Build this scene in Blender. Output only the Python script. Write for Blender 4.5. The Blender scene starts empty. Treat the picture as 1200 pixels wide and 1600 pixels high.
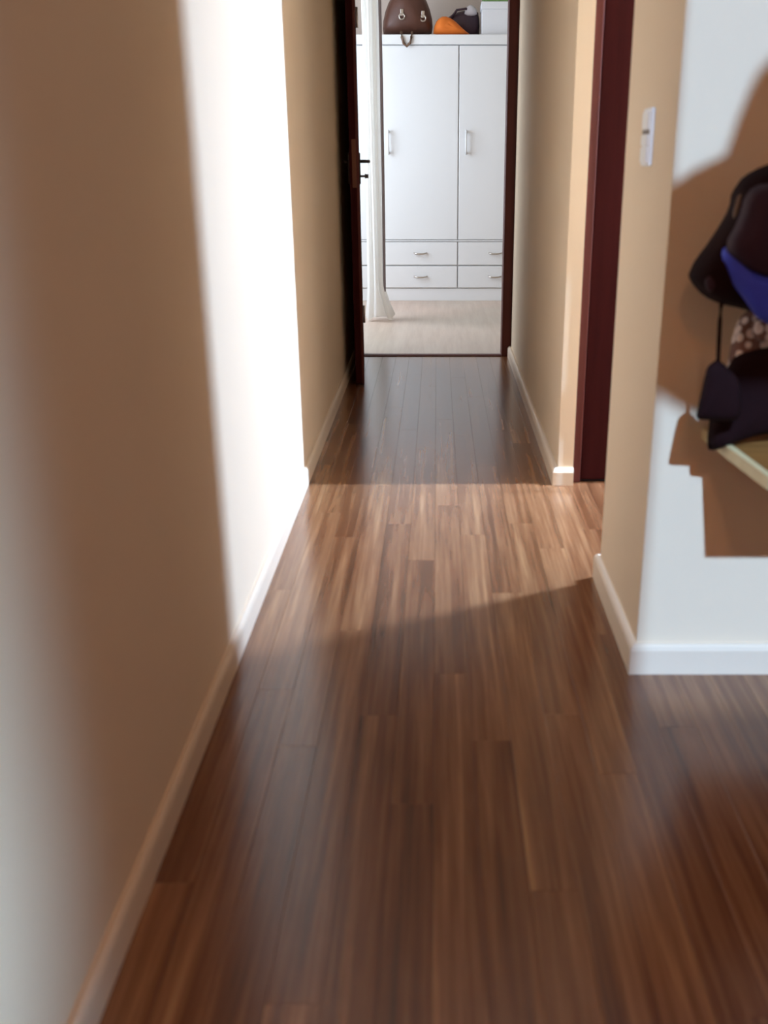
import bpy, bmesh, math, random
from mathutils import Vector, Matrix, noise
random.seed(7)
SC = bpy.context.scene
COL = SC.collection
PI = math.pi
H = 1.12                                   # eye height of the camera

# ------------------------------------------------------------------ camera
cd = bpy.data.cameras.new('camera')
cam = bpy.data.objects.new('camera', cd); COL.objects.link(cam)
cam.location = (0, 0, H)
cam.rotation_euler = (math.radians(90 - 20.03), 0, 0)
cd.sensor_fit = 'VERTICAL'; cd.sensor_height = 36
cd.lens = 36 * 1531 / 1600
cd.shift_x = -(683 - 600) / 1600
cd.clip_start = 0.02; cd.clip_end = 60
cd.dof.use_dof = True
cd.dof.focus_distance = 9.0
cd.dof.aperture_fstop = 3.4
SC.camera = cam

# ------------------------------------------------------------------ world, sun, window lights, exposure
w = bpy.data.worlds.new('world'); SC.world = w; w.use_nodes = True
bg = w.node_tree.nodes['Background']
bg.inputs[0].default_value = (0.62, 0.78, 1.0, 1); bg.inputs[1].default_value = 0.35

def look(o, d):
    o.rotation_euler = Vector(d).to_track_quat('-Z', 'Y').to_euler()

sl = bpy.data.lights.new('sun', 'SUN'); sl.energy = 3.6; sl.angle = math.radians(1.0); sl.color = (0.54, 0.94, 1.52)
sun = bpy.data.objects.new('sun', sl); COL.objects.link(sun); sun.location = (0, -4, 5)
look(sun, (0.0, 1.0, -0.80))

def area(name, loc, d, sx, sy, energy, col, spread=180):
    l = bpy.data.lights.new(name, 'AREA'); l.shape = 'RECTANGLE'; l.size = sx; l.size_y = sy
    l.energy = energy; l.color = col; l.spread = math.radians(spread)
    o = bpy.data.objects.new(name, l); COL.objects.link(o); o.location = loc
    look(o, d); return o
# narrow slit window at the end of the side passage: throws the bright band on floor and wall
area('daylight_passage', (2.42, 3.392, 2.0), (-1, 0, -2.2), 0.03, 0.9, 330, (0.63, 0.92, 1.40), 170)
# window of the entrance room, right of the camera
area('daylight_entrance', (2.18, 0.32, 0.92), (-1, 0, 0), 1.1, 1.75, 6.6, (0.58, 0.94, 1.4), 17)
# bedroom window
area('daylight_bedroom', (-1.66, 6.9, 1.45), (1, 0.12, -0.12), 1.5, 1.9, 54, (0.82, 0.95, 1.10), 170)

vs = SC.view_settings
vs.view_transform = 'Standard'; vs.look = 'None'; vs.gamma = 1; vs.use_curve_mapping = False
vs.exposure = 0.08

# ------------------------------------------------------------------ materials
def newmat(name):
    m = bpy.data.materials.new(name); m.use_nodes = True
    nt = m.node_tree
    return m, nt, nt.nodes['Principled BSDF']

def plain(name, col, rough=0.6, metal=0.0, noise_amt=0.0, nscale=40, bump=0.0, bscale=300, sheen=0.0, spec=0.5):
    m, nt, b = newmat(name)
    b.inputs['Specular IOR Level'].default_value = spec
    b.inputs['Base Color'].default_value = (*col, 1)
    b.inputs['Roughness'].default_value = rough
    b.inputs['Metallic'].default_value = metal
    if sheen: b.inputs['Sheen Weight'].default_value = sheen
    tc = nt.nodes.new('ShaderNodeTexCoord')
    if noise_amt:
        n = nt.nodes.new('ShaderNodeTexNoise'); n.inputs['Scale'].default_value = nscale; n.inputs['Detail'].default_value = 5
        nt.links.new(tc.outputs['Object'], n.inputs['Vector'])
        mx = nt.nodes.new('ShaderNodeMix'); mx.data_type = 'RGBA'
        mx.inputs[6].default_value = (*[c * (1 - noise_amt) for c in col], 1)
        mx.inputs[7].default_value = (*[min(1, c * (1 + noise_amt)) for c in col], 1)
        nt.links.new(n.outputs['Fac'], mx.inputs[0]); nt.links.new(mx.outputs[2], b.inputs['Base Color'])
    if bump:
        n2 = nt.nodes.new('ShaderNodeTexNoise'); n2.inputs['Scale'].default_value = bscale; n2.inputs['Detail'].default_value = 3
        nt.links.new(tc.outputs['Object'], n2.inputs['Vector'])
        bp = nt.nodes.new('ShaderNodeBump'); bp.inputs['Strength'].default_value = bump; bp.inputs['Distance'].default_value = 0.002
        nt.links.new(n2.outputs['Fac'], bp.inputs['Height']); nt.links.new(bp.outputs[0], b.inputs['Normal'])
    return m

def wood(name, ramp, rough=0.35, scale=(30, 30, 1.6), var=0.0, bump=0.08, coat=0.0, spec=0.5):
    """Grain stretched along one axis; per-piece variation from Object Info."""
    m, nt, b = newmat(name); N = nt.nodes.new; L = nt.links.new
    tc = N('ShaderNodeTexCoord'); geo = N('ShaderNodeNewGeometry'); oi = N('ShaderNodeObjectInfo')
    mp = N('ShaderNodeMapping'); mp.inputs['Scale'].default_value = scale
    add = N('ShaderNodeVectorMath'); add.operation = 'ADD'
    sc = N('ShaderNodeVectorMath'); sc.operation = 'SCALE'; sc.inputs[0].default_value = (13.1, 7.7, 5.3)
    L(oi.outputs['Random'], sc.inputs['Scale'])
    L(geo.outputs['Position'], add.inputs[0]); L(sc.outputs[0], add.inputs[1]); L(add.outputs[0], mp.inputs['Vector'])
    n = N('ShaderNodeTexNoise'); n.inputs['Scale'].default_value = 1; n.inputs['Detail'].default_value = 6
    n.inputs['Roughness'].default_value = 0.62; n.inputs['Distortion'].default_value = 0.12
    L(mp.outputs[0], n.inputs['Vector'])
    ma = N('ShaderNodeMath'); ma.operation = 'MULTIPLY_ADD'; ma.inputs[1].default_value = var; ma.inputs[2].default_value = -var * 0.5
    L(oi.outputs['Random'], ma.inputs[0])
    su = N('ShaderNodeMath'); su.operation = 'ADD'; su.use_clamp = True
    L(n.outputs['Fac'], su.inputs[0]); L(ma.outputs[0], su.inputs[1])
    cr = N('ShaderNodeValToRGB'); e = cr.color_ramp.elements
    e[0].position, e[0].color = ramp[0][0], (*ramp[0][1], 1)
    e[1].position, e[1].color = ramp[-1][0], (*ramp[-1][1], 1)
    for p, c in ramp[1:-1]:
        x = e.new(p); x.color = (*c, 1)
    L(su.outputs[0], cr.inputs[0])
    big = N('ShaderNodeTexNoise'); big.inputs['Scale'].default_value = 1.1; big.inputs['Detail'].default_value = 2
    L(geo.outputs['Position'], big.inputs['Vector'])
    tint = N('ShaderNodeMix'); tint.data_type = 'RGBA'                # patches of redder and more olive stain
    tint.inputs[6].default_value = (1.10, 0.92, 0.82, 1); tint.inputs[7].default_value = (0.92, 1.04, 0.98, 1)
    L(big.outputs['Fac'], tint.inputs[0])
    mul = N('ShaderNodeMix'); mul.data_type = 'RGBA'; mul.blend_type = 'MULTIPLY'; mul.inputs[0].default_value = 1
    L(cr.outputs[0], mul.inputs[6]); L(tint.outputs[2], mul.inputs[7]); L(mul.outputs[2], b.inputs['Base Color'])
    b.inputs['Roughness'].default_value = rough
    b.inputs['Specular IOR Level'].default_value = spec
    b.inputs['Coat Weight'].default_value = coat; b.inputs['Coat Roughness'].default_value = 0.2
    bp = N('ShaderNodeBump'); bp.inputs['Strength'].default_value = bump; bp.inputs['Distance'].default_value = 0.002
    L(n.outputs['Fac'], bp.inputs['Height']); L(bp.outputs[0], b.inputs['Normal'])
    return m

def dotted(name, base, dot, scale):
    m, nt, b = newmat(name); N = nt.nodes.new; L = nt.links.new
    tc = N('ShaderNodeTexCoord'); v = N('ShaderNodeTexVoronoi'); v.inputs['Scale'].default_value = scale
    L(tc.outputs['Object'], v.inputs['Vector'])
    cr = N('ShaderNodeValToRGB'); e = cr.color_ramp.elements
    e[0].position, e[0].color = 0.42, (*dot, 1); e[1].position, e[1].color = 0.52, (*base, 1)
    L(v.outputs['Distance'], cr.inputs[0]); L(cr.outputs[0], b.inputs['Base Color'])
    b.inputs['Roughness'].default_value = 0.8
    return m

M = {}
M['wall'] = plain('cream_plaster', (0.79, 0.61, 0.425), 0.9, noise_amt=0.03, nscale=3, bump=0.15, bscale=260)
M['base'] = plain('white_baseboard_paint', (0.76, 0.60, 0.44), 0.5, noise_amt=0.02, nscale=6)
M['ceil'] = plain('ceiling_paint', (0.80, 0.74, 0.66), 0.9)
M['bedwall'] = plain('bedroom_plaster', (0.74, 0.64, 0.58), 0.9, noise_amt=0.03, nscale=3)
M['floor'] = wood('laminate_brown', [(0.20, (0.058, 0.019, 0.007)), (0.42, (0.150, 0.055, 0.023)),
                                     (0.58, (0.235, 0.105, 0.048)), (0.80, (0.40, 0.22, 0.11))],
                  rough=0.25, scale=(42, 1.3, 30), var=0.15, bump=0.010, spec=0.4, coat=0.5)
M['floor'].node_tree.nodes['Principled BSDF'].inputs['Coat IOR'].default_value = 1.55
M['bedfloor'] = wood('laminate_pale', [(0.2, (0.50, 0.40, 0.35)), (0.8, (0.66, 0.56, 0.50))],
                     rough=0.4, scale=(30, 2.0, 30), var=0.1, bump=0.04)
M['sub'] = plain('dark_screed', (0.02, 0.012, 0.008), 0.9)
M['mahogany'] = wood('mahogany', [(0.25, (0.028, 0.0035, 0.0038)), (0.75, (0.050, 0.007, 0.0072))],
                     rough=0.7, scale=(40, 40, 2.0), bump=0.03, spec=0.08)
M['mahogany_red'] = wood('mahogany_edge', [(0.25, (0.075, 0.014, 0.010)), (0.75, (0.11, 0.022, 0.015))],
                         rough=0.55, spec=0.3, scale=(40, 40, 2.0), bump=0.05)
M['steel'] = plain('brushed_metal', (0.55, 0.50, 0.45), 0.3, 1.0)
M['darkmetal'] = plain('dark_metal', (0.06, 0.05, 0.05), 0.35, 0.8)
M['brass'] = plain('bronze_plate', (0.12, 0.05, 0.03), 0.4, 0.7)
M['white'] = plain('white_lacquer', (0.80, 0.81, 0.82), 0.35, noise_amt=0.01, nscale=2)
M['whiteplastic'] = plain('white_plastic', (0.90, 0.87, 0.84), 0.55, spec=0.25)
M['gapgrey'] = plain('gap_grey', (0.16, 0.12, 0.10), 0.5)
M['curtain'] = plain('white_voile', (0.88, 0.88, 0.87), 0.85, bump=0.1, bscale=400)
M['foldgrey'] = plain('fold_shade_grey', (0.22, 0.19, 0.21), 0.8)  # grey for the shaded fold line of the curtain
nt = M['curtain'].node_tree; tr = nt.nodes.new('ShaderNodeBsdfTranslucent'); tr.inputs[0].default_value = (0.92, 0.91, 0.88, 1)
mx = nt.nodes.new('ShaderNodeMixShader'); mx.inputs[0].default_value = 0.5
nt.links.new(nt.nodes['Principled BSDF'].outputs[0], mx.inputs[1]); nt.links.new(tr.outputs[0], mx.inputs[2])
nt.links.new(mx.outputs[0], nt.nodes['Material Output'].inputs[0])
M['leather'] = plain('brown_leather', (0.085, 0.030, 0.018), 0.5, noise_amt=0.25, nscale=9, bump=0.3, bscale=90)
M['leather_light'] = plain('tan_leather', (0.16, 0.09, 0.055), 0.55, noise_amt=0.2, nscale=12)
M['orange'] = plain('orange_cloth', (0.72, 0.17, 0.015), 0.75, noise_amt=0.15, nscale=12, bump=0.3, bscale=60)
M['plum'] = plain('plum_nylon', (0.045, 0.018, 0.030), 0.5, noise_amt=0.3, nscale=14)
M['palecloth'] = plain('pale_cloth', (0.55, 0.50, 0.52), 0.8, noise_amt=0.15, nscale=12)
M['card'] = plain('white_card', (0.74, 0.75, 0.78), 0.7, noise_amt=0.02)
M['green'] = plain('green_card', (0.16, 0.30, 0.10), 0.7)
M['black'] = plain('black_fabric', (0.013, 0.0032, 0.0036), 0.9, spec=0.12, noise_amt=0.3, nscale=16, bump=0.4, bscale=120)
M['navy'] = plain('navy_nylon', (0.030, 0.010, 0.020), 0.7, spec=0.25, noise_amt=0.3, nscale=14, bump=0.3, bscale=90)
M['blue'] = plain('blue_nylon', (0.045, 0.065, 0.55), 0.6, spec=0.3, noise_amt=0.25, nscale=14, bump=0.3, bscale=90)
M['dots'] = dotted('spotted_scarf', (0.20, 0.10, 0.075), (0.85, 0.72, 0.66), 50)
M['oak'] = wood('oak_shelf', [(0.25, (0.20, 0.075, 0.018)), (0.75, (0.36, 0.16, 0.045))], rough=0.4, scale=(2, 40, 40))
M['oak_pale'] = wood('oak_edge', [(0.25, (0.62, 0.47, 0.25)), (0.75, (0.74, 0.60, 0.36))], rough=0.5, scale=(20, 20, 20))
M['blocker_cloth'] = plain('blocker_linen', (0.62, 0.50, 0.36), 0.9)  # cloth of the unseen shadow blocker
M['glass_white'] = plain('opal_glass', (0.8, 0.78, 0.72), 0.3)

# ------------------------------------------------------------------ mesh helpers (shapes are written in world coordinates)
WL = {}                                     # world location of every object we parent to
def box(bm, x0, x1, y0, y1, z0, z1, bevel=0.0, seg=2, mi=0):
    r = bmesh.ops.create_cube(bm, size=1)
    vs_ = r['verts']
    for v in vs_:
        v.co = Vector(((x0 + x1) / 2 + v.co.x * (x1 - x0), (y0 + y1) / 2 + v.co.y * (y1 - y0), (z0 + z1) / 2 + v.co.z * (z1 - z0)))
    fs = list({f for v in vs_ for f in v.link_faces})
    for f in fs: f.material_index = mi
    if bevel:
        es = list({e for v in vs_ for e in v.link_edges})
        r2 = bmesh.ops.bevel(bm, geom=es, offset=bevel, segments=seg, affect='EDGES', profile=0.5)
        for f in r2['faces']: f.material_index = mi
    return bm

def tube(bm, pts, r, n=10, mi=0, closed=False, flat=1.0):
    pts = [Vector(p) for p in pts]; rings = []
    for i, p in enumerate(pts):
        a = pts[(i - 1) % len(pts)] if (closed or i > 0) else p
        b = pts[(i + 1) % len(pts)] if (closed or i < len(pts) - 1) else p
        t = (b - a).normalized()
        up = Vector((0, 0, 1)) if abs(t.z) < 0.9 else Vector((0, 1, 0))
        u = t.cross(up).normalized(); v = t.cross(u).normalized()
        rr = r[i] if isinstance(r, (list, tuple)) else r
        rings.append([bm.verts.new(p + u * rr * math.cos(2 * PI * k / n) + v * rr * flat * math.sin(2 * PI * k / n)) for k in range(n)])
    m = len(rings)
    for i in range(m if closed else m - 1):
        A, B = rings[i], rings[(i + 1) % m]
        for k in range(n):
            f = bm.faces.new((A[k], A[(k + 1) % n], B[(k + 1) % n], B[k])); f.smooth = True; f.material_index = mi
    if not closed:
        bm.faces.new(rings[0][::-1]).material_index = mi; bm.faces.new(rings[-1]).material_index = mi
    return bm

def lathe(bm, cx, cy, prof, n=32, mi=0, solid=True):
    rings = [[bm.verts.new((cx + r * math.cos(2 * PI * k / n), cy + r * math.sin(2 * PI * k / n), z)) for k in range(n)] for r, z in prof]
    for A, B in zip(rings, rings[1:]):
        for k in range(n):
            f = bm.faces.new((A[k], A[(k + 1) % n], B[(k + 1) % n], B[k])); f.smooth = True; f.material_index = mi
    if solid:
        bm.faces.new(rings[0][::-1]); bm.faces.new(rings[-1])
    return bm

def smooth_poly(pts, it=2):
    for _ in range(it):
        q = []
        for i in range(len(pts)):
            a, b = pts[i], pts[(i + 1) % len(pts)]
            q.append((a[0] * .75 + b[0] * .25, a[1] * .75 + b[1] * .25)); q.append((a[0] * .25 + b[0] * .75, a[1] * .25 + b[1] * .75))
        pts = q
    return pts

def pillow(bm, poly, yf, thick, centre=None, it=2, rings=7, wrinkle=0.006, wscale=14, seed=0.0, backflat=0.35, mi=0):
    """A soft stuffed body: outline in x,z; yf(x,z) is the depth of its mid-plane; it bulges to both sides."""
    P = smooth_poly(poly, it)
    cx = sum(p[0] for p in P) / len(P); cz = sum(p[1] for p in P) / len(P)
    if centre: cx, cz = centre
    def side(sgn, rim):
        prev = rim
        for k in range(1, rings + 1):
            s = 1 - k / rings
            prof = math.sqrt(max(0, 1 - s * s)) ** 0.8
            t = thick * (1 if sgn < 0 else backflat) * prof
            if k == rings:
                c = bm.verts.new((cx, yf(cx, cz) + sgn * t, cz))
                for i in range(len(P)):
                    a, b = prev[i], prev[(i + 1) % len(P)]
                    f = bm.faces.new((a, b, c) if sgn < 0 else (b, a, c)); f.smooth = True; f.material_index = mi
                break
            ring = []
            for p in P:
                x = cx + (p[0] - cx) * s; z = cz + (p[1] - cz) * s
                nn = noise.noise(Vector((x * wscale + seed, z * wscale * 0.6, seed * 3))) * wrinkle
                ring.append(bm.verts.new((x, yf(x, z) + sgn * t + nn * prof, z)))
            for i in range(len(P)):
                j = (i + 1) % len(P)
                f = bm.faces.new((prev[i], prev[j], ring[j], ring[i]) if sgn < 0 else (prev[j], prev[i], ring[i], ring[j]))
                f.smooth = True; f.material_index = mi
            prev = ring
    rim = [bm.verts.new((p[0], yf(p[0], p[1]), p[1])) for p in P]
    side(-1, rim); side(1, rim)
    return bm

def obj(name, bm, mat, parent=None, origin=None):
    o_ = WL[parent.name] if parent is not None else Vector(origin or (0, 0, 0))
    for v in bm.verts: v.co -= o_
    bmesh.ops.recalc_face_normals(bm, faces=bm.faces)
    me = bpy.data.meshes.new(name); bm.to_mesh(me); bm.free()
    for mm in (mat if isinstance(mat, (list, tuple)) else [mat]): me.materials.append(M[mm])
    o = bpy.data.objects.new(name, me); COL.objects.link(o)
    if parent is not None: o.parent = parent; WL[o.name] = o_
    else: o.location = o_; WL[o.name] = o_
    return o

def B(*a, **k): return box(bmesh.new(), *a, **k)

def tag(o, label=None, cat=None, group=None, kind=None):
    if label: o['label'] = label
    if cat: o['category'] = cat
    if group: o['group'] = group
    if kind: o['kind'] = kind
    return o

def thing(name, label, cat, loc, group=None, kind=None):
    o = bpy.data.objects.new(name, None); COL.objects.link(o); o.location = loc; o.empty_display_size = 0.1
    WL[o.name] = Vector(loc)
    return tag(o, label, cat, group, kind)

def struct(name, bm, mat, label=None, origin=None):
    return tag(obj(name, bm, mat, None, origin), label, None, None, 'structure')

# ------------------------------------------------------------------ key positions (metres)
XL = -0.478          # face of the long left wall
XR = 0.435           # face of the right wall of the far corridor
XP = 0.455           # face of the partition end with the light switch
YP0, YP1 = 2.00, 2.52          # partition: front face and back face
YD = 3.372           # end of the far right wall / plane of the closed mahogany door
YE = 5.77            # bedroom doorway
CZ = 2.62            # ceiling
XO, YB = 2.20, -2.0  # entrance room: right wall, back wall
XE = 2.43            # end of the side passage

# ------------------------------------------------------------------ setting: walls
struct('wall_left', B(XL - 0.12, XL, YB, YE + 0.10, 0, CZ), 'wall', 'long cream plaster wall left of the corridor')
struct('wall_right', B(XR, XR + 0.055, YD, YE, 0, CZ), 'wall', 'cream wall right of the far corridor, before the bedroom')
struct('wall_partition', B(XP, XE + 0.1, YP0, YP1, 0, CZ), 'wall', 'cream partition carrying the light switch and the hung bags')
struct('wall_back', B(XL, XO, YB - 0.1, YB, 0, CZ), 'wall')
def wall_with_hole_x(x0, x1, ya, yb, hy0, hy1, hz0, hz1):
    bm = bmesh.new()
    box(bm, x0, x1, ya, hy0, 0, CZ); box(bm, x0, x1, hy1, yb, 0, CZ)
    box(bm, x0, x1, hy0, hy1, 0, hz0); box(bm, x0, x1, hy0, hy1, hz1, CZ)
    return bm
struct('wall_entrance', wall_with_hole_x(XO, XO + 0.12, YB, YP0, -0.24, 0.88, 0.04, 1.80), 'wall')
struct('wall_passage', wall_with_hole_x(XE, XE + 0.12, YP1, YD + 0.3, 3.365, 3.42, 1.3, 2.5), 'wall')
bm = bmesh.new()                                              # wall round the closed door
box(bm, 1.36, XE + 0.1, YD + 0.035, YD + 0.15, 0, CZ); box(bm, XR + 0.055, 1.36, YD + 0.035, YD + 0.15, 2.14, CZ)
struct('wall_side', bm, 'wall')
bm = bmesh.new()                                              # wall round the bedroom doorway
box(bm, -1.75, XL - 0.12, YE, YE + 0.1, 0, CZ); box(bm, XR, 2.2, YE, YE + 0.1, 0, CZ)
box(bm, XL, XR, YE, YE + 0.1, 2.14, CZ)
struct('wall_doorway', bm, 'wall')
struct('wall_bedroom_back', B(-1.85, 2.3, 8.74, 8.84, 0, CZ), 'bedwall', 'pinkish beige bedroom wall above the wardrobe')
struct('wall_bedroom_right', B(2.2, 2.3, YE, 8.74, 0, CZ), 'bedwall')
struct('wall_bedroom_left', wall_with_hole_x(-1.80, -1.70, YE + 0.1, 8.74, 6.12, 7.68, 0.48, 2.42), 'bedwall')

# ceiling, with an unseen opening added to let the sun reach the partition
SKX0, SKX1, SKY0, SKY1 = 0.452, 1.30, -1.60, 1.02
bm = bmesh.new()
box(bm, XL, XO, YB, SKY0, CZ, CZ + 0.12); box(bm, XL, XO, SKY1, YP0, CZ, CZ + 0.12)
box(bm, XL, SKX0, SKY0, SKY1, CZ, CZ + 0.12); box(bm, SKX1, XO, SKY0, SKY1, CZ, CZ + 0.12)
box(bm, XL, XE, YP0, YE + 0.1, CZ, CZ + 0.12)
struct('ceiling', bm, 'ceil')
struct('ceiling.001', B(-1.8, 2.3, YE + 0.1, 8.84, CZ, CZ + 0.12), 'ceil')
bm = bmesh.new()
for a in ((SKX0 - 0.05, SKX0, SKY0 - 0.05, SKY1 + 0.05), (SKX1, SKX1 + 0.05, SKY0 - 0.05, SKY1 + 0.05),
          (SKX0, SKX1, SKY0 - 0.05, SKY0), (SKX0, SKX1, SKY1, SKY1 + 0.05)):
    box(bm, *a, CZ - 0.012, CZ, 0.003)
struct('sun_opening', bm, 'white')

def win_frame(x0, x1, y0, y1, z0, z1, t, name):
    bm = bmesh.new()
    box(bm, x0, x1, y0 - t, y0, z0 - t, z1 + t, 0.003); box(bm, x0, x1, y1, y1 + t, z0 - t, z1 + t, 0.003)
    box(bm, x0, x1, y0, y1, z0 - t, z0, 0.003); box(bm, x0, x1, y0, y1, z1, z1 + t, 0.003)
    struct(name, bm, 'white')
win_frame(XO - 0.012, XO + 0.02, -0.24, 0.88, 0.04, 1.80, 0.05, 'window_2')
win_frame(-1.72, -1.688, 6.12, 7.68, 0.48, 2.42, 0.06, 'window_3')
win_frame(XE - 0.012, XE + 0.02, 3.365, 3.42, 1.3, 2.5, 0.03, 'window_4')

# floors
fl = struct('floor', B(XL - 0.1, XE + 0.1, YB - 0.1, YE + 0.02, -0.06, -0.0095), 'sub', 'worn reddish brown laminate floor of narrow strips')
PW, PL = 0.0785, 1.15
bm = B(-0.5 * PW + 0.0002, 0.5 * PW - 0.0002, -0.4998, 0.4998, -0.009, 0.0, 0.0004, 1)
plank0 = None
def plank(x, y0, y1):
    global plank0
    if plank0 is None:
        plank0 = obj('plank', bm, 'floor', fl); o = plank0
    else:
        o = plank0.copy(); COL.objects.link(o); o.parent = fl
    o.location = (x, (y0 + y1) / 2, 0); o.scale = (1, y1 - y0, 1)
def lay(xa, xb, ya, yb, i0):
    n = int(math.ceil((xb - xa) / PW - 1e-6))
    for i in range(n):
        x = xa + (i + 0.5) * PW
        off = ((i0 + i) * 0.383 + 0.11 * math.sin(i * 2.3)) % 1.0 * PL
        y = ya - off
        while y < yb - 1e-6:
            y0, y1 = max(y, ya), min(y + PL, yb)
            if y1 - y0 > 0.02: plank(x, y0, y1)
            y += PL
lay(XL + 0.0004, XL + 12 * PW, 0.15, YE, 0)                   # strips along the corridor
lay(XL + 12 * PW, XL + 20 * PW, 0.15, YP0, 12)                # in front of the partition
lay(XL + 12 * PW, 1.1, YP1, YD + 0.03, 20)                    # side passage
bm2 = bmesh.new()                                             # the rest of the floor, out of the picture
for i in range(34):
    box(bm2, XL + i * PW, XL + (i + 1) * PW - 0.0008, YB, 0.149, -0.009, 0)
for i in range(20, 34):
    box(bm2, XL + i * PW, XL + (i + 1) * PW - 0.0008, 0.15, YP0, -0.009, 0)
for i in range(21, 37):
    box(bm2, XL + i * PW, XL + (i + 1) * PW - 0.0008, YP1, YD + 0.03, -0.009, 0)
tag(obj('plank_field', bm2, 'floor', fl), kind='stuff')
struct('floor.001', B(-1.8, 2.3, YE + 0.02, 8.84, -0.06, 0.0), 'bedfloor', 'pale sunlit bedroom floor beyond the doorway')

# baseboards: extruded profile with a rounded top
def baseboard(name, path, h, t=0.016, side=1, label=None):
    """path of x,y points on the wall face; the board stands on the side given by the left-hand normal * side."""
    prof = [(0, 0), (t, 0), (t, h - 0.014), (t * 0.8, h - 0.005), (t * 0.45, h), (0, h)]
    pts = [Vector((p[0], p[1])) for p in path]; bm = bmesh.new(); rings = []
    for i, p in enumerate(pts):
        ns = []
        for a, b in ((i - 1, i), (i, i + 1)):
            if a >= 0 and b < len(pts):
                d = (pts[b] - pts[a]).normalized(); ns.append(Vector((-d.y, d.x)) * side)
        n = sum(ns, Vector((0, 0)))
        n = n / (n.length_squared) * (2 if len(ns) == 2 else 1) if len(ns) == 2 else ns[0]
        rings.append([bm.verts.new((p.x + n.x * u, p.y + n.y * u, z)) for u, z in prof])
    k = len(prof)
    for A, C in zip(rings, rings[1:]):
        for j in range(k):
            bm.faces.new((A[j], A[(j + 1) % k], C[(j + 1) % k], C[j]))
    bm.faces.new(rings[0]); bm.faces.new(rings[-1][::-1])
    struct(name, bm, 'base', label)
BH = 0.070
baseboard('baseboard_left', [(XL, YB), (XL, YE - 0.012)], 0.066, 0.014, -1, 'cream baseboard along the left wall')
baseboard('baseboard_right', [(XR, YE - 0.012), (XR, YD), (XR + 0.055, YD)], 0.062, 0.020, -1, 'cream baseboard along the far right wall with a short return')
baseboard('baseboard_partition', [(XP + 0.14, YP1), (XP, YP1), (XP, YP0), (XO, YP0)], 0.074, 0.016, -1, 'baseboard round the partition, sunlit white in front')

# ------------------------------------------------------------------ closed mahogany door in the side passage
d1 = thing('door_1', 'closed dark mahogany door behind the partition', None, (0.93, YD + 0.05, 0), None, 'structure')
bm = bmesh.new()
box(bm, XR + 0.055, XR + 0.085, YD + 0.014, YD + 0.07, 0.0, 2.14, 0.004)
box(bm, 1.33, 1.36, YD + 0.014, YD + 0.07, 0.0, 2.14, 0.004)
box(bm, XR + 0.085, 1.33, YD + 0.014, YD + 0.07, 2.10, 2.14, 0.004)
obj('door_frame', bm, 'mahogany_red', d1)
bm = bmesh.new()
lx0, lx1 = XR + 0.087, 1.328
box(bm, lx0, lx1, YD + 0.030, YD + 0.060, 0.006, 2.098, 0.003)
for zz0, zz1 in ((0.18, 0.92), (1.08, 1.95)):
    for xx0, xx1 in ((lx0 + 0.13, lx0 + 0.36), (lx0 + 0.45, lx1 - 0.13)):
        box(bm, xx0, xx1, YD + 0.023, YD + 0.032, zz0, zz1, 0.006)
obj('door_leaf', bm, 'mahogany', d1)
bm = bmesh.new(); tube(bm, [(lx1 - 0.06, YD + 0.016, 1.05), (lx1 - 0.06, YD - 0.035, 1.05), (lx1 - 0.17, YD - 0.035, 1.05)], 0.008, 10)
obj('door_handle', bm, 'steel', d1)

# ------------------------------------------------------------------ bedroom doorway: frame, threshold, open leaf
fr = thing('door_2', 'dark mahogany frame of the bedroom doorway', None, (0, YE, 0), None, 'structure')
jr0 = 0.380
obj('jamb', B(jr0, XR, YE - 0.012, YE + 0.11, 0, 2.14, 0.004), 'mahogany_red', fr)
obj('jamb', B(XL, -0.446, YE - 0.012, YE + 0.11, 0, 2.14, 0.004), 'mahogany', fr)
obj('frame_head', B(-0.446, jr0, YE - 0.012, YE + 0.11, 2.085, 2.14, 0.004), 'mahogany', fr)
obj('threshold', B(-0.446, jr0, YE - 0.010, YE + 0.045, 0.0, 0.006, 0.002), 'mahogany_red', fr)

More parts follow.
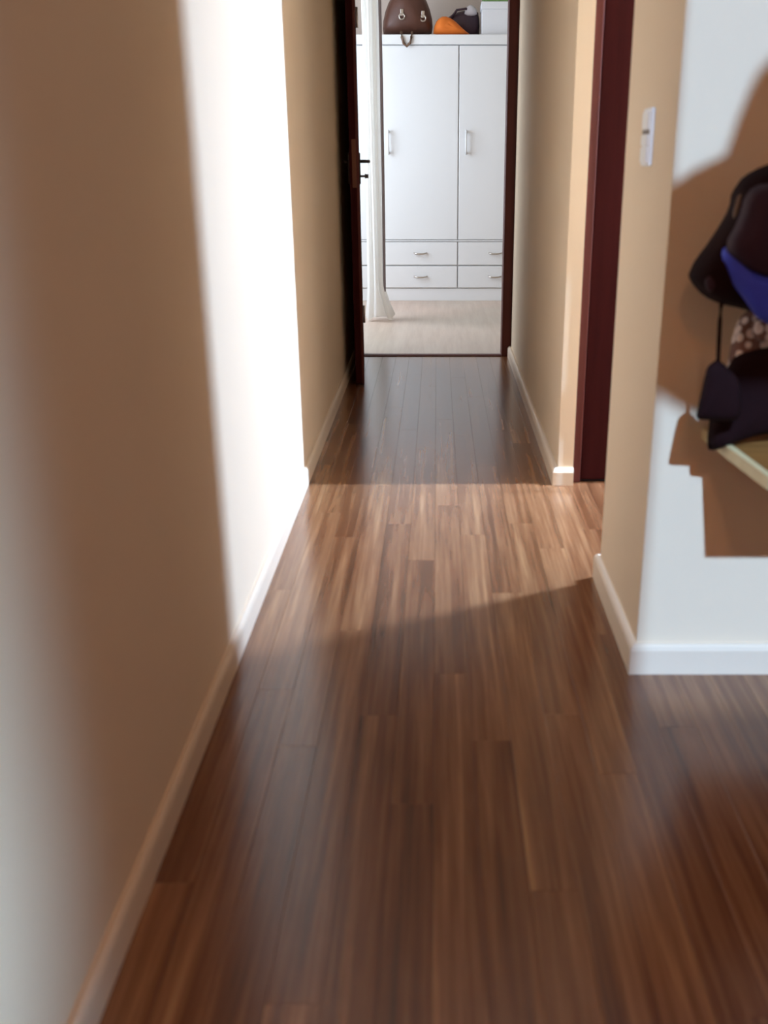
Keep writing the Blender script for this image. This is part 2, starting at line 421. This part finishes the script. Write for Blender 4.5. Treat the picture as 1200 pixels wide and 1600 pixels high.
ol = thing('door_3', 'dark mahogany door standing open against the left wall, edge on', None, (-0.430, YE - 0.016, 0), None, 'structure')
ol.rotation_euler.z = math.radians(4.0)
LX0, LX1, LY0, LY1 = -0.474, -0.430, 4.985, YE - 0.016
bm = bmesh.new(); box(bm, LX0, LX1, LY0, LY1, 0.008, 2.08, 0.003)
leaf = obj('door_leaf', bm, 'mahogany', ol)
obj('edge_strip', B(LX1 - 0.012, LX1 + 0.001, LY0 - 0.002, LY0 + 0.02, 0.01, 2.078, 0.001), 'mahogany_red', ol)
obj('lock_plate', B((LX0 + LX1) / 2 - 0.010, (LX0 + LX1) / 2 + 0.012, LY0 - 0.003, LY0 + 0.004, 0.97, 1.19, 0.001), 'brass', ol)
for sx in (1, -1):
    xf = LX1 if sx > 0 else LX0
    bm = bmesh.new()
    box(bm, min(xf, xf + sx * 0.008), max(xf, xf + sx * 0.008), LY0 + 0.035, LY0 + 0.075, 0.985, 1.13, 0.003)
    e = obj('escutcheon', bm, 'darkmetal', ol)
    bm = bmesh.new()
    L_ = 0.048 if sx > 0 else 0.030
    tube(bm, [(xf + sx * 0.006, LY0 + 0.055, 1.09), (xf + sx * (L_ - 0.008), LY0 + 0.055, 1.09), (xf + sx * L_, LY0 + 0.063, 1.09),
              (xf + sx * L_, LY0 + 0.17, 1.088)], 0.008, 10)
    obj('lever_handle', bm, 'darkmetal', e)
    if sx > 0:
        bm = bmesh.new(); tube(bm, [(xf + 0.006, LY0 + 0.055, 1.022), (xf + 0.030, LY0 + 0.055, 1.022)], 0.005, 8)
        box(bm, xf + 0.028, xf + 0.046, LY0 + 0.0535, LY0 + 0.0565, 1.012, 1.032, 0.001)
        obj('key', bm, 'darkmetal', e)
for z in (0.25, 1.80):
    bm = bmesh.new(); tube(bm, [(LX1 + 0.004, LY1 - 0.004, z - 0.05), (LX1 + 0.004, LY1 - 0.004, z + 0.05)], 0.008, 10)
    obj('hinge', bm, 'steel', ol)

# ------------------------------------------------------------------ light switch on the partition end
sw = thing('light_switch', 'white triple light switch plate on the end of the cream partition', 'light switch', (XP, 2.245, 1.155))
bm = bmesh.new(); box(bm, XP - 0.008, XP, 2.203, 2.287, 1.097, 1.213, 0.003); obj('plate', bm, 'whiteplastic', sw)
for k, (z0, z1) in enumerate(((1.171, 1.205), (1.138, 1.160), (1.104, 1.135))):
    obj('rocker', B(XP - 0.0125, XP - 0.006, 2.213, 2.277, z0, z1, 0.002), 'whiteplastic', sw)
obj('dark_gap_strip', B(XP - 0.0095, XP - 0.007, 2.213, 2.277, 1.1615, 1.1695, 0.0005), 'gapgrey', sw)  # dark strip standing in for the shadowed gap between rockers

# ------------------------------------------------------------------ bedroom: wardrobe
WY = 8.10
wd = thing('wardrobe', 'wide white wardrobe with doors above two rows of drawers, in the bedroom', 'wardrobe', (0.165, WY, 0))
cols = [-1.035, -0.435, 0.165, 0.765, 1.365]
obj('carcass', B(cols[0], cols[-1], WY + 0.022, WY + 0.58, 0.09, 1.90), 'white', wd)
obj('plinth', B(cols[0] + 0.01, cols[-1] - 0.01, WY + 0.012, WY + 0.56, 0.0, 0.098, 0.002), 'white', wd)
obj('top_panel', B(cols[0] - 0.015, cols[-1] + 0.015, WY - 0.016, WY + 0.60, 1.896, 1.964, 0.006), 'white', wd)
obj('mid_rail', B(cols[0], cols[-1], WY - 0.003, WY + 0.03, 0.469, 0.478, 0.002), 'white', wd)
def door_handle_bm(x):
    bm = bmesh.new()
    tube(bm, [(x, WY - 0.034, 1.120), (x, WY - 0.034, 1.300)], 0.007, 10, 0)
    for z in (1.135, 1.285): tube(bm, [(x, WY + 0.001, z), (x, WY - 0.034, z)], 0.0075, 8, 1)
    return bm
def drawer_handle_bm(x, z):
    bm = bmesh.new()
    tube(bm, [(x - 0.05, WY + 0.001, z), (x - 0.046, WY - 0.018, z - 0.002), (x - 0.02, WY - 0.026, z - 0.006), (x + 0.02, WY - 0.026, z - 0.006),
              (x + 0.046, WY - 0.018, z - 0.002), (x + 0.05, WY + 0.001, z)], 0.006, 8)
    return bm
for i in range(4):
    a, b = cols[i] + 0.004, cols[i + 1] - 0.004
    dr = obj('wardrobe_door', B(a, b, WY, WY + 0.02, 0.484, 1.890, 0.003), 'white', wd)
    obj('door_handle', door_handle_bm(cols[i] + 0.058), ['white', 'darkmetal'], dr)
    for z0, z1 in ((0.106, 0.276), (0.286, 0.464)):
        q = obj('drawer', B(a, b, WY, WY + 0.02, z0, z1, 0.003), 'white', wd)
        obj('drawer_handle', drawer_handle_bm((a + b) / 2, (z0 + z1) / 2 + 0.005), 'steel', q)

# things on the wardrobe
TZ = 1.964
def flatY(y): return lambda x, z: y
bb = thing('handbag', 'big domed brown leather bag with metal rings, on the wardrobe', 'bag', (-0.225, 8.26, TZ))
poly = [(-0.405, TZ), (-0.045, TZ), (-0.030, TZ + 0.09), (-0.065, TZ + 0.22), (-0.12, TZ + 0.31), (-0.22, TZ + 0.345), (-0.32, TZ + 0.31), (-0.385, TZ + 0.20), (-0.415, TZ + 0.08)]
bm = pillow(bmesh.new(), [(x, z) for x, z in poly], flatY(8.26), 0.13, it=1, wrinkle=0.012, wscale=9, seed=2.2, backflat=0.8)
for v in bm.verts: v.co.z = max(v.co.z, TZ)
body = obj('bag_body', bm, 'leather', bb)
def ring(cx, cy, cz, R, r, n=20):
    return tube(bmesh.new(), [(cx + R * math.cos(2 * PI * k / n), cy, cz + R * math.sin(2 * PI * k / n)) for k in range(n)], r, 8, closed=True)
for x, z, yy in ((-0.262, TZ + 0.125, 8.128), (-0.105, TZ + 0.115, 8.150)):
    bm = ring(x, yy, z, 0.020, 0.006)
    box(bm, x - 0.012, x + 0.012, yy - 0.004, yy + 0.02, z + 0.004, z + 0.05, 0.003)
    obj('metal_ring', bm, 'steel', bb)
bm = bmesh.new()
tube(bm, [(-0.268, 8.15, TZ + 0.012), (-0.268, 8.086, TZ + 0.014), (-0.263, 8.073, TZ - 0.02), (-0.25, 8.071, TZ - 0.062), (-0.226, 8.070, TZ - 0.082),
          (-0.203, 8.071, TZ - 0.060), (-0.192, 8.073, TZ - 0.02), (-0.188, 8.086, TZ + 0.014), (-0.188, 8.15, TZ + 0.012)], 0.010, 8)
obj('bag_strap', bm, 'leather_light', bb)

poly = [(-0.03, TZ), (0.265, TZ), (0.20, TZ + 0.045), (0.12, TZ + 0.115), (0.05, TZ + 0.140), (0.0, TZ + 0.11), (-0.025, TZ + 0.06)]
bm = pillow(bmesh.new(), poly, flatY(8.20), 0.075, it=1, wrinkle=0.02, wscale=16, seed=5.1, backflat=0.7)
for v in bm.verts: v.co.z = max(v.co.z, TZ)
tag(obj('folded_cloth', bm, 'orange', None, (0.1, 8.2, TZ)), 'crumpled bright orange cloth on the wardrobe', 'cloth')
dk = thing('duffel_bag', 'dark plum bag behind the orange cloth on the wardrobe', 'bag', (0.20, 8.40, TZ))
poly = [(0.03, TZ), (0.325, TZ), (0.33, TZ + 0.12), (0.31, TZ + 0.205), (0.20, TZ + 0.20), (0.10, TZ + 0.17), (0.05, TZ + 0.10)]
bm = pillow(bmesh.new(), poly, flatY(8.40), 0.09, it=1, wrinkle=0.015, wscale=14, seed=8.0, backflat=0.8)
for v in bm.verts: v.co.z = max(v.co.z, TZ)
obj('bag_body', bm, 'plum', dk)
bm = tube(bmesh.new(), [(0.10, 8.33, TZ + 0.13), (0.15, 8.31, TZ + 0.19), (0.22, 8.31, TZ + 0.20), (0.28, 8.33, TZ + 0.15)], 0.009, 8)
obj('bag_handle', bm, 'plum', dk)
poly = [(0.205, TZ + 0.150), (0.305, TZ + 0.150), (0.30, TZ + 0.205), (0.255, TZ + 0.235), (0.215, TZ + 0.205)]
obj('lining', pillow(bmesh.new(), poly, flatY(8.33), 0.035, it=1, wrinkle=0.012, seed=3.3), 'palecloth', dk)
bx = thing('storage_box', 'tall white cardboard box at the end of the row on the wardrobe', 'box', (0.46, 8.28, TZ))
obj('box_body', B(0.335, 0.60, 8.13, 8.42, TZ, TZ + 0.175, 0.003), 'card', bx)
obj('box_lid', B(0.330, 0.605, 8.125, 8.425, TZ + 0.175, TZ + 0.225, 0.003), 'card', bx)
gb = thing('file_box', 'green box lying on the white cardboard box', 'box', (0.47, 8.28, TZ + 0.225))
obj('box_body', B(0.345, 0.60, 8.14, 8.41, TZ + 0.225, TZ + 0.285, 0.003), 'green', gb)
obj('box_lid', B(0.342, 0.603, 8.137, 8.413, TZ + 0.285, TZ + 0.305, 0.003), 'green', gb)

# curtain hanging in the bedroom from a ceiling track
ct = thing('curtain', 'narrow gathered white curtain hanging to the bedroom floor before the wardrobe', 'curtain', (-0.447, 7.1, 0))
obj('track', B(-0.455, -0.420, 6.0, 7.4, CZ - 0.025, CZ, 0.003), 'white', ct)
bm = bmesh.new(); nz, na = 44, 56; rows = []
for iz in range(nz + 1):
    t = iz / nz; z = CZ - 0.025 - t * (CZ - 0.045)
    fl_ = max(0, (t - 0.90) / 0.10) ** 1.5
    drift = 0.004 * t                                          # the whole fall leans a little
    row = []
    for ia in range(na):
        a = 2 * PI * ia / na
        pleat = 1 + 0.24 * math.sin(7 * a + 0.6 * math.sin(5 * t)) 
        rx = (0.046 + 0.004 * math.sin(9 * t)) * pleat * (1 + 0.35 * fl_)
        ry = 0.085 * pleat
        x = -0.437 + drift + rx * math.cos(a) + (0.055 * fl_ if math.cos(a) > 0.15 else -0.004 * fl_)
        row.append(bm.verts.new((x, 7.1 + ry * math.sin(a), max(0.012, z + (0.03 * fl_ * math.sin(3 * a))))))
    rows.append(row)
for A, C in zip(rows, rows[1:]):
    for k in range(na):
        f = bm.faces.new((A[k], A[(k + 1) % na], C[(k + 1) % na], C[k])); f.smooth = True
obj('drape', bm, 'curtain', ct)
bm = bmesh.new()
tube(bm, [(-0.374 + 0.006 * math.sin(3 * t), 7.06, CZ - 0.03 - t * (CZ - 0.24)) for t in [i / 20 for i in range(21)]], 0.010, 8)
obj('fold_shade_strip', bm, 'foldgrey', ct)  # shaded fold at the curtain's edge, put in as a grey strip

# ------------------------------------------------------------------ partition wall: hook rail, shelf and hung things
hr = thing('hook_rail', 'wooden hook rail on the sunlit partition above the bags', 'hook rail', (0.95, YP0, 1.27))
obj('rail_board', B(0.665, 1.35, YP0 - 0.020, YP0, 1.22, 1.32, 0.004), 'oak', hr)
for x in (0.72, 0.90, 1.08, 1.26):
    bm = tube(bmesh.new(), [(x, YP0 - 0.018, 1.29), (x, YP0 - 0.060, 1.285), (x, YP0 - 0.075, 1.31)], 0.006, 8)
    tube(bm, [(x, YP0 - 0.018, 1.25), (x, YP0 - 0.040, 1.235), (x, YP0 - 0.055, 1.25)], 0.006, 8)
    obj('hook', bm, 'darkmetal', hr)

sh = thing('wall_shelf', 'low wooden wall shelf with a pale edge under the hung bags', 'shelf', (0.98, YP0, 0.57))
SZ = 0.578
def slab(bm, xl0, xl1, y0, y1, xr, z0, z1):
    q = [(xl1, y1), (xr, y1), (xr, y0), (xl0, y0)]
    lo = [bm.verts.new((x, y, z0)) for x, y in q]; hi = [bm.verts.new((x, y, z1)) for x, y in q]
    bm.faces.new(lo); bm.faces.new(hi[::-1])
    for i in range(4): bm.faces.new((lo[i], lo[(i + 1) % 4], hi[(i + 1) % 4], hi[i]))
    return bm
SF = 1.67
obj('shelf_board', slab(bmesh.new(), 0.602, 0.572, SF + 0.01, YP0, 1.40, SZ - 0.020, SZ - 0.001), 'oak', sh)
bm = bmesh.new()                                              # side edging
q = [(0.557, YP0), (0.5722, YP0), (0.6022, SF + 0.01), (0.590, SF)]
lo = [bm.verts.new((x, y, SZ - 0.022)) for x, y in q]; hi = [bm.verts.new((x, y, SZ + 0.002)) for x, y in q]
bm.faces.new(lo); bm.faces.new(hi[::-1])
for i in range(4): bm.faces.new((lo[i], lo[(i + 1) % 4], hi[(i + 1) % 4], hi[i]))
obj('edge_band', bm, 'oak_pale', sh)
obj('edge_band', B(0.590, 1.40, SF - 0.012, SF + 0.0098, SZ - 0.022, SZ + 0.002, 0.002), 'oak_pale', sh)
for x in (0.80, 1.25):
    bm = bmesh.new(); box(bm, x, x + 0.025, YP0 - 0.008, YP0, SZ - 0.18, SZ - 0.021, 0.002); box(bm, x, x + 0.025, YP0 - 0.20, YP0, SZ - 0.028, SZ - 0.0205, 0.002)
    tube(bm, [(x + 0.012, YP0 - 0.005, SZ - 0.17), (x + 0.012, YP0 - 0.19, SZ - 0.026)], 0.006, 8)
    obj('bracket', bm, 'darkmetal', sh)

# pixel of the photograph -> point at a depth Y in front of the wall (only used to write the outlines in metres)
TH = math.radians(20.03)
def pt(px, py, Y):
    a = TH + math.atan((py - 800) / 1531); z = H - Y * math.tan(a)
    zo = Y * math.cos(TH) + (H - z) * math.sin(TH)
    return ((px - 683) / 1531 * zo, z)
def P_(Y, *pp): return [pt(px, py, Y) for px, py in pp]

# black and blue backpack, hung askew
YK = 1.80
bp_ = thing('backpack', 'black backpack with a blue panel hanging highest on the partition', 'backpack', (0.66, 1.90, 0.9))
body_poly = P_(YK, (1088, 436), (1090, 430), (1098, 415), (1126, 382), (1148, 350), (1164, 318), (1168, 285), (1190, 268), (1235, 250), (1300, 262), (1330, 330), (1335, 430),
               (1310, 500), (1240, 512), (1176, 490), (1140, 483), (1112, 470), (1096, 452), (1090, 442))
obj('bag_body', pillow(bmesh.new(), body_poly, lambda x, z: 1.86, 0.07, it=1, wrinkle=0.02, wscale=13, seed=1.0, backflat=1.2), 'black', bp_)
blue_poly = P_(1.78, (1131, 392), (1142, 386), (1165, 415), (1205, 432), (1260, 430), (1262, 500), (1215, 512), (1190, 503), (1172, 476), (1150, 448), (1136, 420))
obj('blue_panel', pillow(bmesh.new(), blue_poly, lambda x, z: 1.80, 0.028, it=1, wrinkle=0.012, wscale=22, seed=4.0), 'blue', bp_)
flap_poly = P_(1.76, (1137, 386), (1160, 345), (1172, 300), (1200, 285), (1260, 290), (1290, 360), (1270, 430), (1215, 440), (1178, 428), (1152, 408))
obj('flap', pillow(bmesh.new(), flap_poly, lambda x, z: 1.785, 0.035, it=1, wrinkle=0.016, wscale=16, seed=6.0), 'navy', bp_)
def tpt(Y, *pp): return [(pt(px, py, Y)[0], Y, pt(px, py, Y)[1]) for px, py in pp]
obj('carry_loop', tube(bmesh.new(), tpt(1.84, (1150, 352), (1150, 332), (1157, 308), (1170, 294), (1184, 298), (1192, 315)), 0.0055, 8), 'leather_light', bp_)
hang = tpt(1.90, (1225, 300), (1240, 262))
obj('shoulder_strap', tube(bmesh.new(), [hang[0], hang[1], (0.715, 1.925, 1.262), (0.72, 1.935, 1.302), (0.735, 1.93, 1.26), (0.75, 1.90, 1.10)], 0.010, 8), 'black', bp_)
obj('mesh_pocket', pillow(bmesh.new(), P_(1.79, (1105, 440), (1118, 415), (1128, 425), (1122, 455), (1110, 460)), lambda x, z: 1.812, 0.010, it=1, wrinkle=0.004, seed=9), 'navy', bp_)

# spotted scarf
sc_ = thing('scarf', 'brown scarf with pale spots between backpack and black tote', 'scarf', (0.68, 1.9, 0.85))
scp = P_(1.90, (1140, 590), (1146, 560), (1152, 525), (1162, 500), (1178, 486), (1215, 480), (1260, 500), (1270, 560), (1240, 600), (1180, 600))
obj('scarf_body', pillow(bmesh.new(), scp, lambda x, z: 1.93, 0.03, it=1, wrinkle=0.014, wscale=26, seed=2.0), 'dots', sc_)
obj('knot', pillow(bmesh.new(), P_(1.88, (1176, 520), (1184, 498), (1204, 496), (1212, 515), (1205, 535), (1188, 538)), lambda x, z: 1.895, 0.018, it=1, wrinkle=0.006, seed=7), 'dots', sc_)

# black tote
tt = thing('tote_bag', 'large black fabric tote lying over the edge of the wooden shelf', 'bag', (0.68, 1.9, 0.6))
tp = P_(1.84, (1150, 570), (1175, 556), (1240, 545), (1330, 560), (1345, 640), (1300, 672), (1200, 688), (1148, 706), (1117, 717), (1113, 700), (1122, 640))
obj('bag_body', pillow(bmesh.new(), tp, lambda x, z: 1.885, 0.04, centre=pt(1215, 625, 1.84), it=1, wrinkle=0.014, wscale=12, seed=3.0, backflat=0.8), 'black', tt)
obj('bag_handle', tube(bmesh.new(), tpt(1.88, (1205, 575), (1222, 548), (1250, 538), (1280, 545), (1300, 575)), 0.009, 8), 'black', tt)

# small black pouch on a thin cord
po = thing('pouch', 'small flat black pouch on a thin cord hanging below the backpack', 'pouch', (0.53, 1.82, 0.65))
pp = P_(1.81, (1122, 562), (1114, 567), (1106, 574), (1102, 590), (1089, 648), (1089, 656), (1100, 657), (1140, 660), (1158, 655), (1160, 610), (1152, 588), (1140, 578), (1130, 567))
obj('pouch_body', pillow(bmesh.new(), pp, lambda x, z: 1.815, 0.020, it=1, wrinkle=0.008, wscale=18, seed=5.0, backflat=0.6), 'black', po)
obj('cord', tube(bmesh.new(), tpt(1.815, (1122, 570), (1123, 540), (1125, 500)) + tpt(1.84, (1127, 476), (1130, 468)), 0.0042, 8), 'black', po)

# ------------------------------------------------------------------ unseen warm ceiling lamp, added to fill the shadows
def fill_lamp(label, x, y, energy):
    t = thing('fill_lamp', label, 'lamp', (x, y, CZ))
    obj('fill_base', lathe(bmesh.new(), x, y, [(0.15, CZ - 0.025), (0.155, CZ - 0.015), (0.155, CZ)], 32), 'white', t)
    obj('fill_bowl', lathe(bmesh.new(), x, y, [(0.02, CZ - 0.085), (0.08, CZ - 0.078), (0.12, CZ - 0.058), (0.14, CZ - 0.025)], 32), 'fill_glass', t)
    l = bpy.data.lights.new('fill_light', 'AREA'); l.shape = 'DISK'; l.size = 0.24; l.energy = energy; l.color = FILL_COL
    o = bpy.data.objects.new('fill_light', l); COL.objects.link(o); o.location = (0, 0, -0.095); o.parent = t
FILL_COL = (1.0, 0.46, 0.22)
m_, nt_, b_ = newmat('fill_glass'); b_.inputs['Emission Color'].default_value = (1, 0.6, 0.32, 1); b_.inputs['Emission Strength'].default_value = 4; M['fill_glass'] = m_
fill_lamp('added warm fill lamp, unseen on the ceiling behind the camera', 0.15, -0.8, 14)

# ------------------------------------------------------------------ unseen unlit pendant, added to cast the diagonal shadow on the partition
pl = thing('shadow_blocker', 'unseen unlit linen bell added above the entrance to shadow the partition', 'lamp', (0.705, 0.50, CZ))
PX, PY, PZ = 0.705, 0.50, 2.06
prof = [(0.36, 0), (0.30, 0.03), (0.24, 0.08), (0.19, 0.15), (0.16, 0.22), (0.14, 0.30), (0.12, 0.36), (0.05, 0.41), (0.02, 0.42)]
obj('blocker_bell', lathe(bmesh.new(), PX, PY, [(a, PZ + b) for a, b in prof] + [(a - 0.004, PZ + b - 0.004) for a, b in prof[::-1]] + [(0.36, PZ)], 40, solid=False), 'blocker_cloth', pl)
obj('cord', tube(bmesh.new(), [(PX, PY, PZ + 0.41), (PX, PY, CZ - 0.02)], 0.004, 8), 'black', pl)
obj('blocker_cap', lathe(bmesh.new(), PX, PY, [(0.05, CZ - 0.025), (0.055, CZ - 0.01), (0.055, CZ)], 24), 'white', pl)
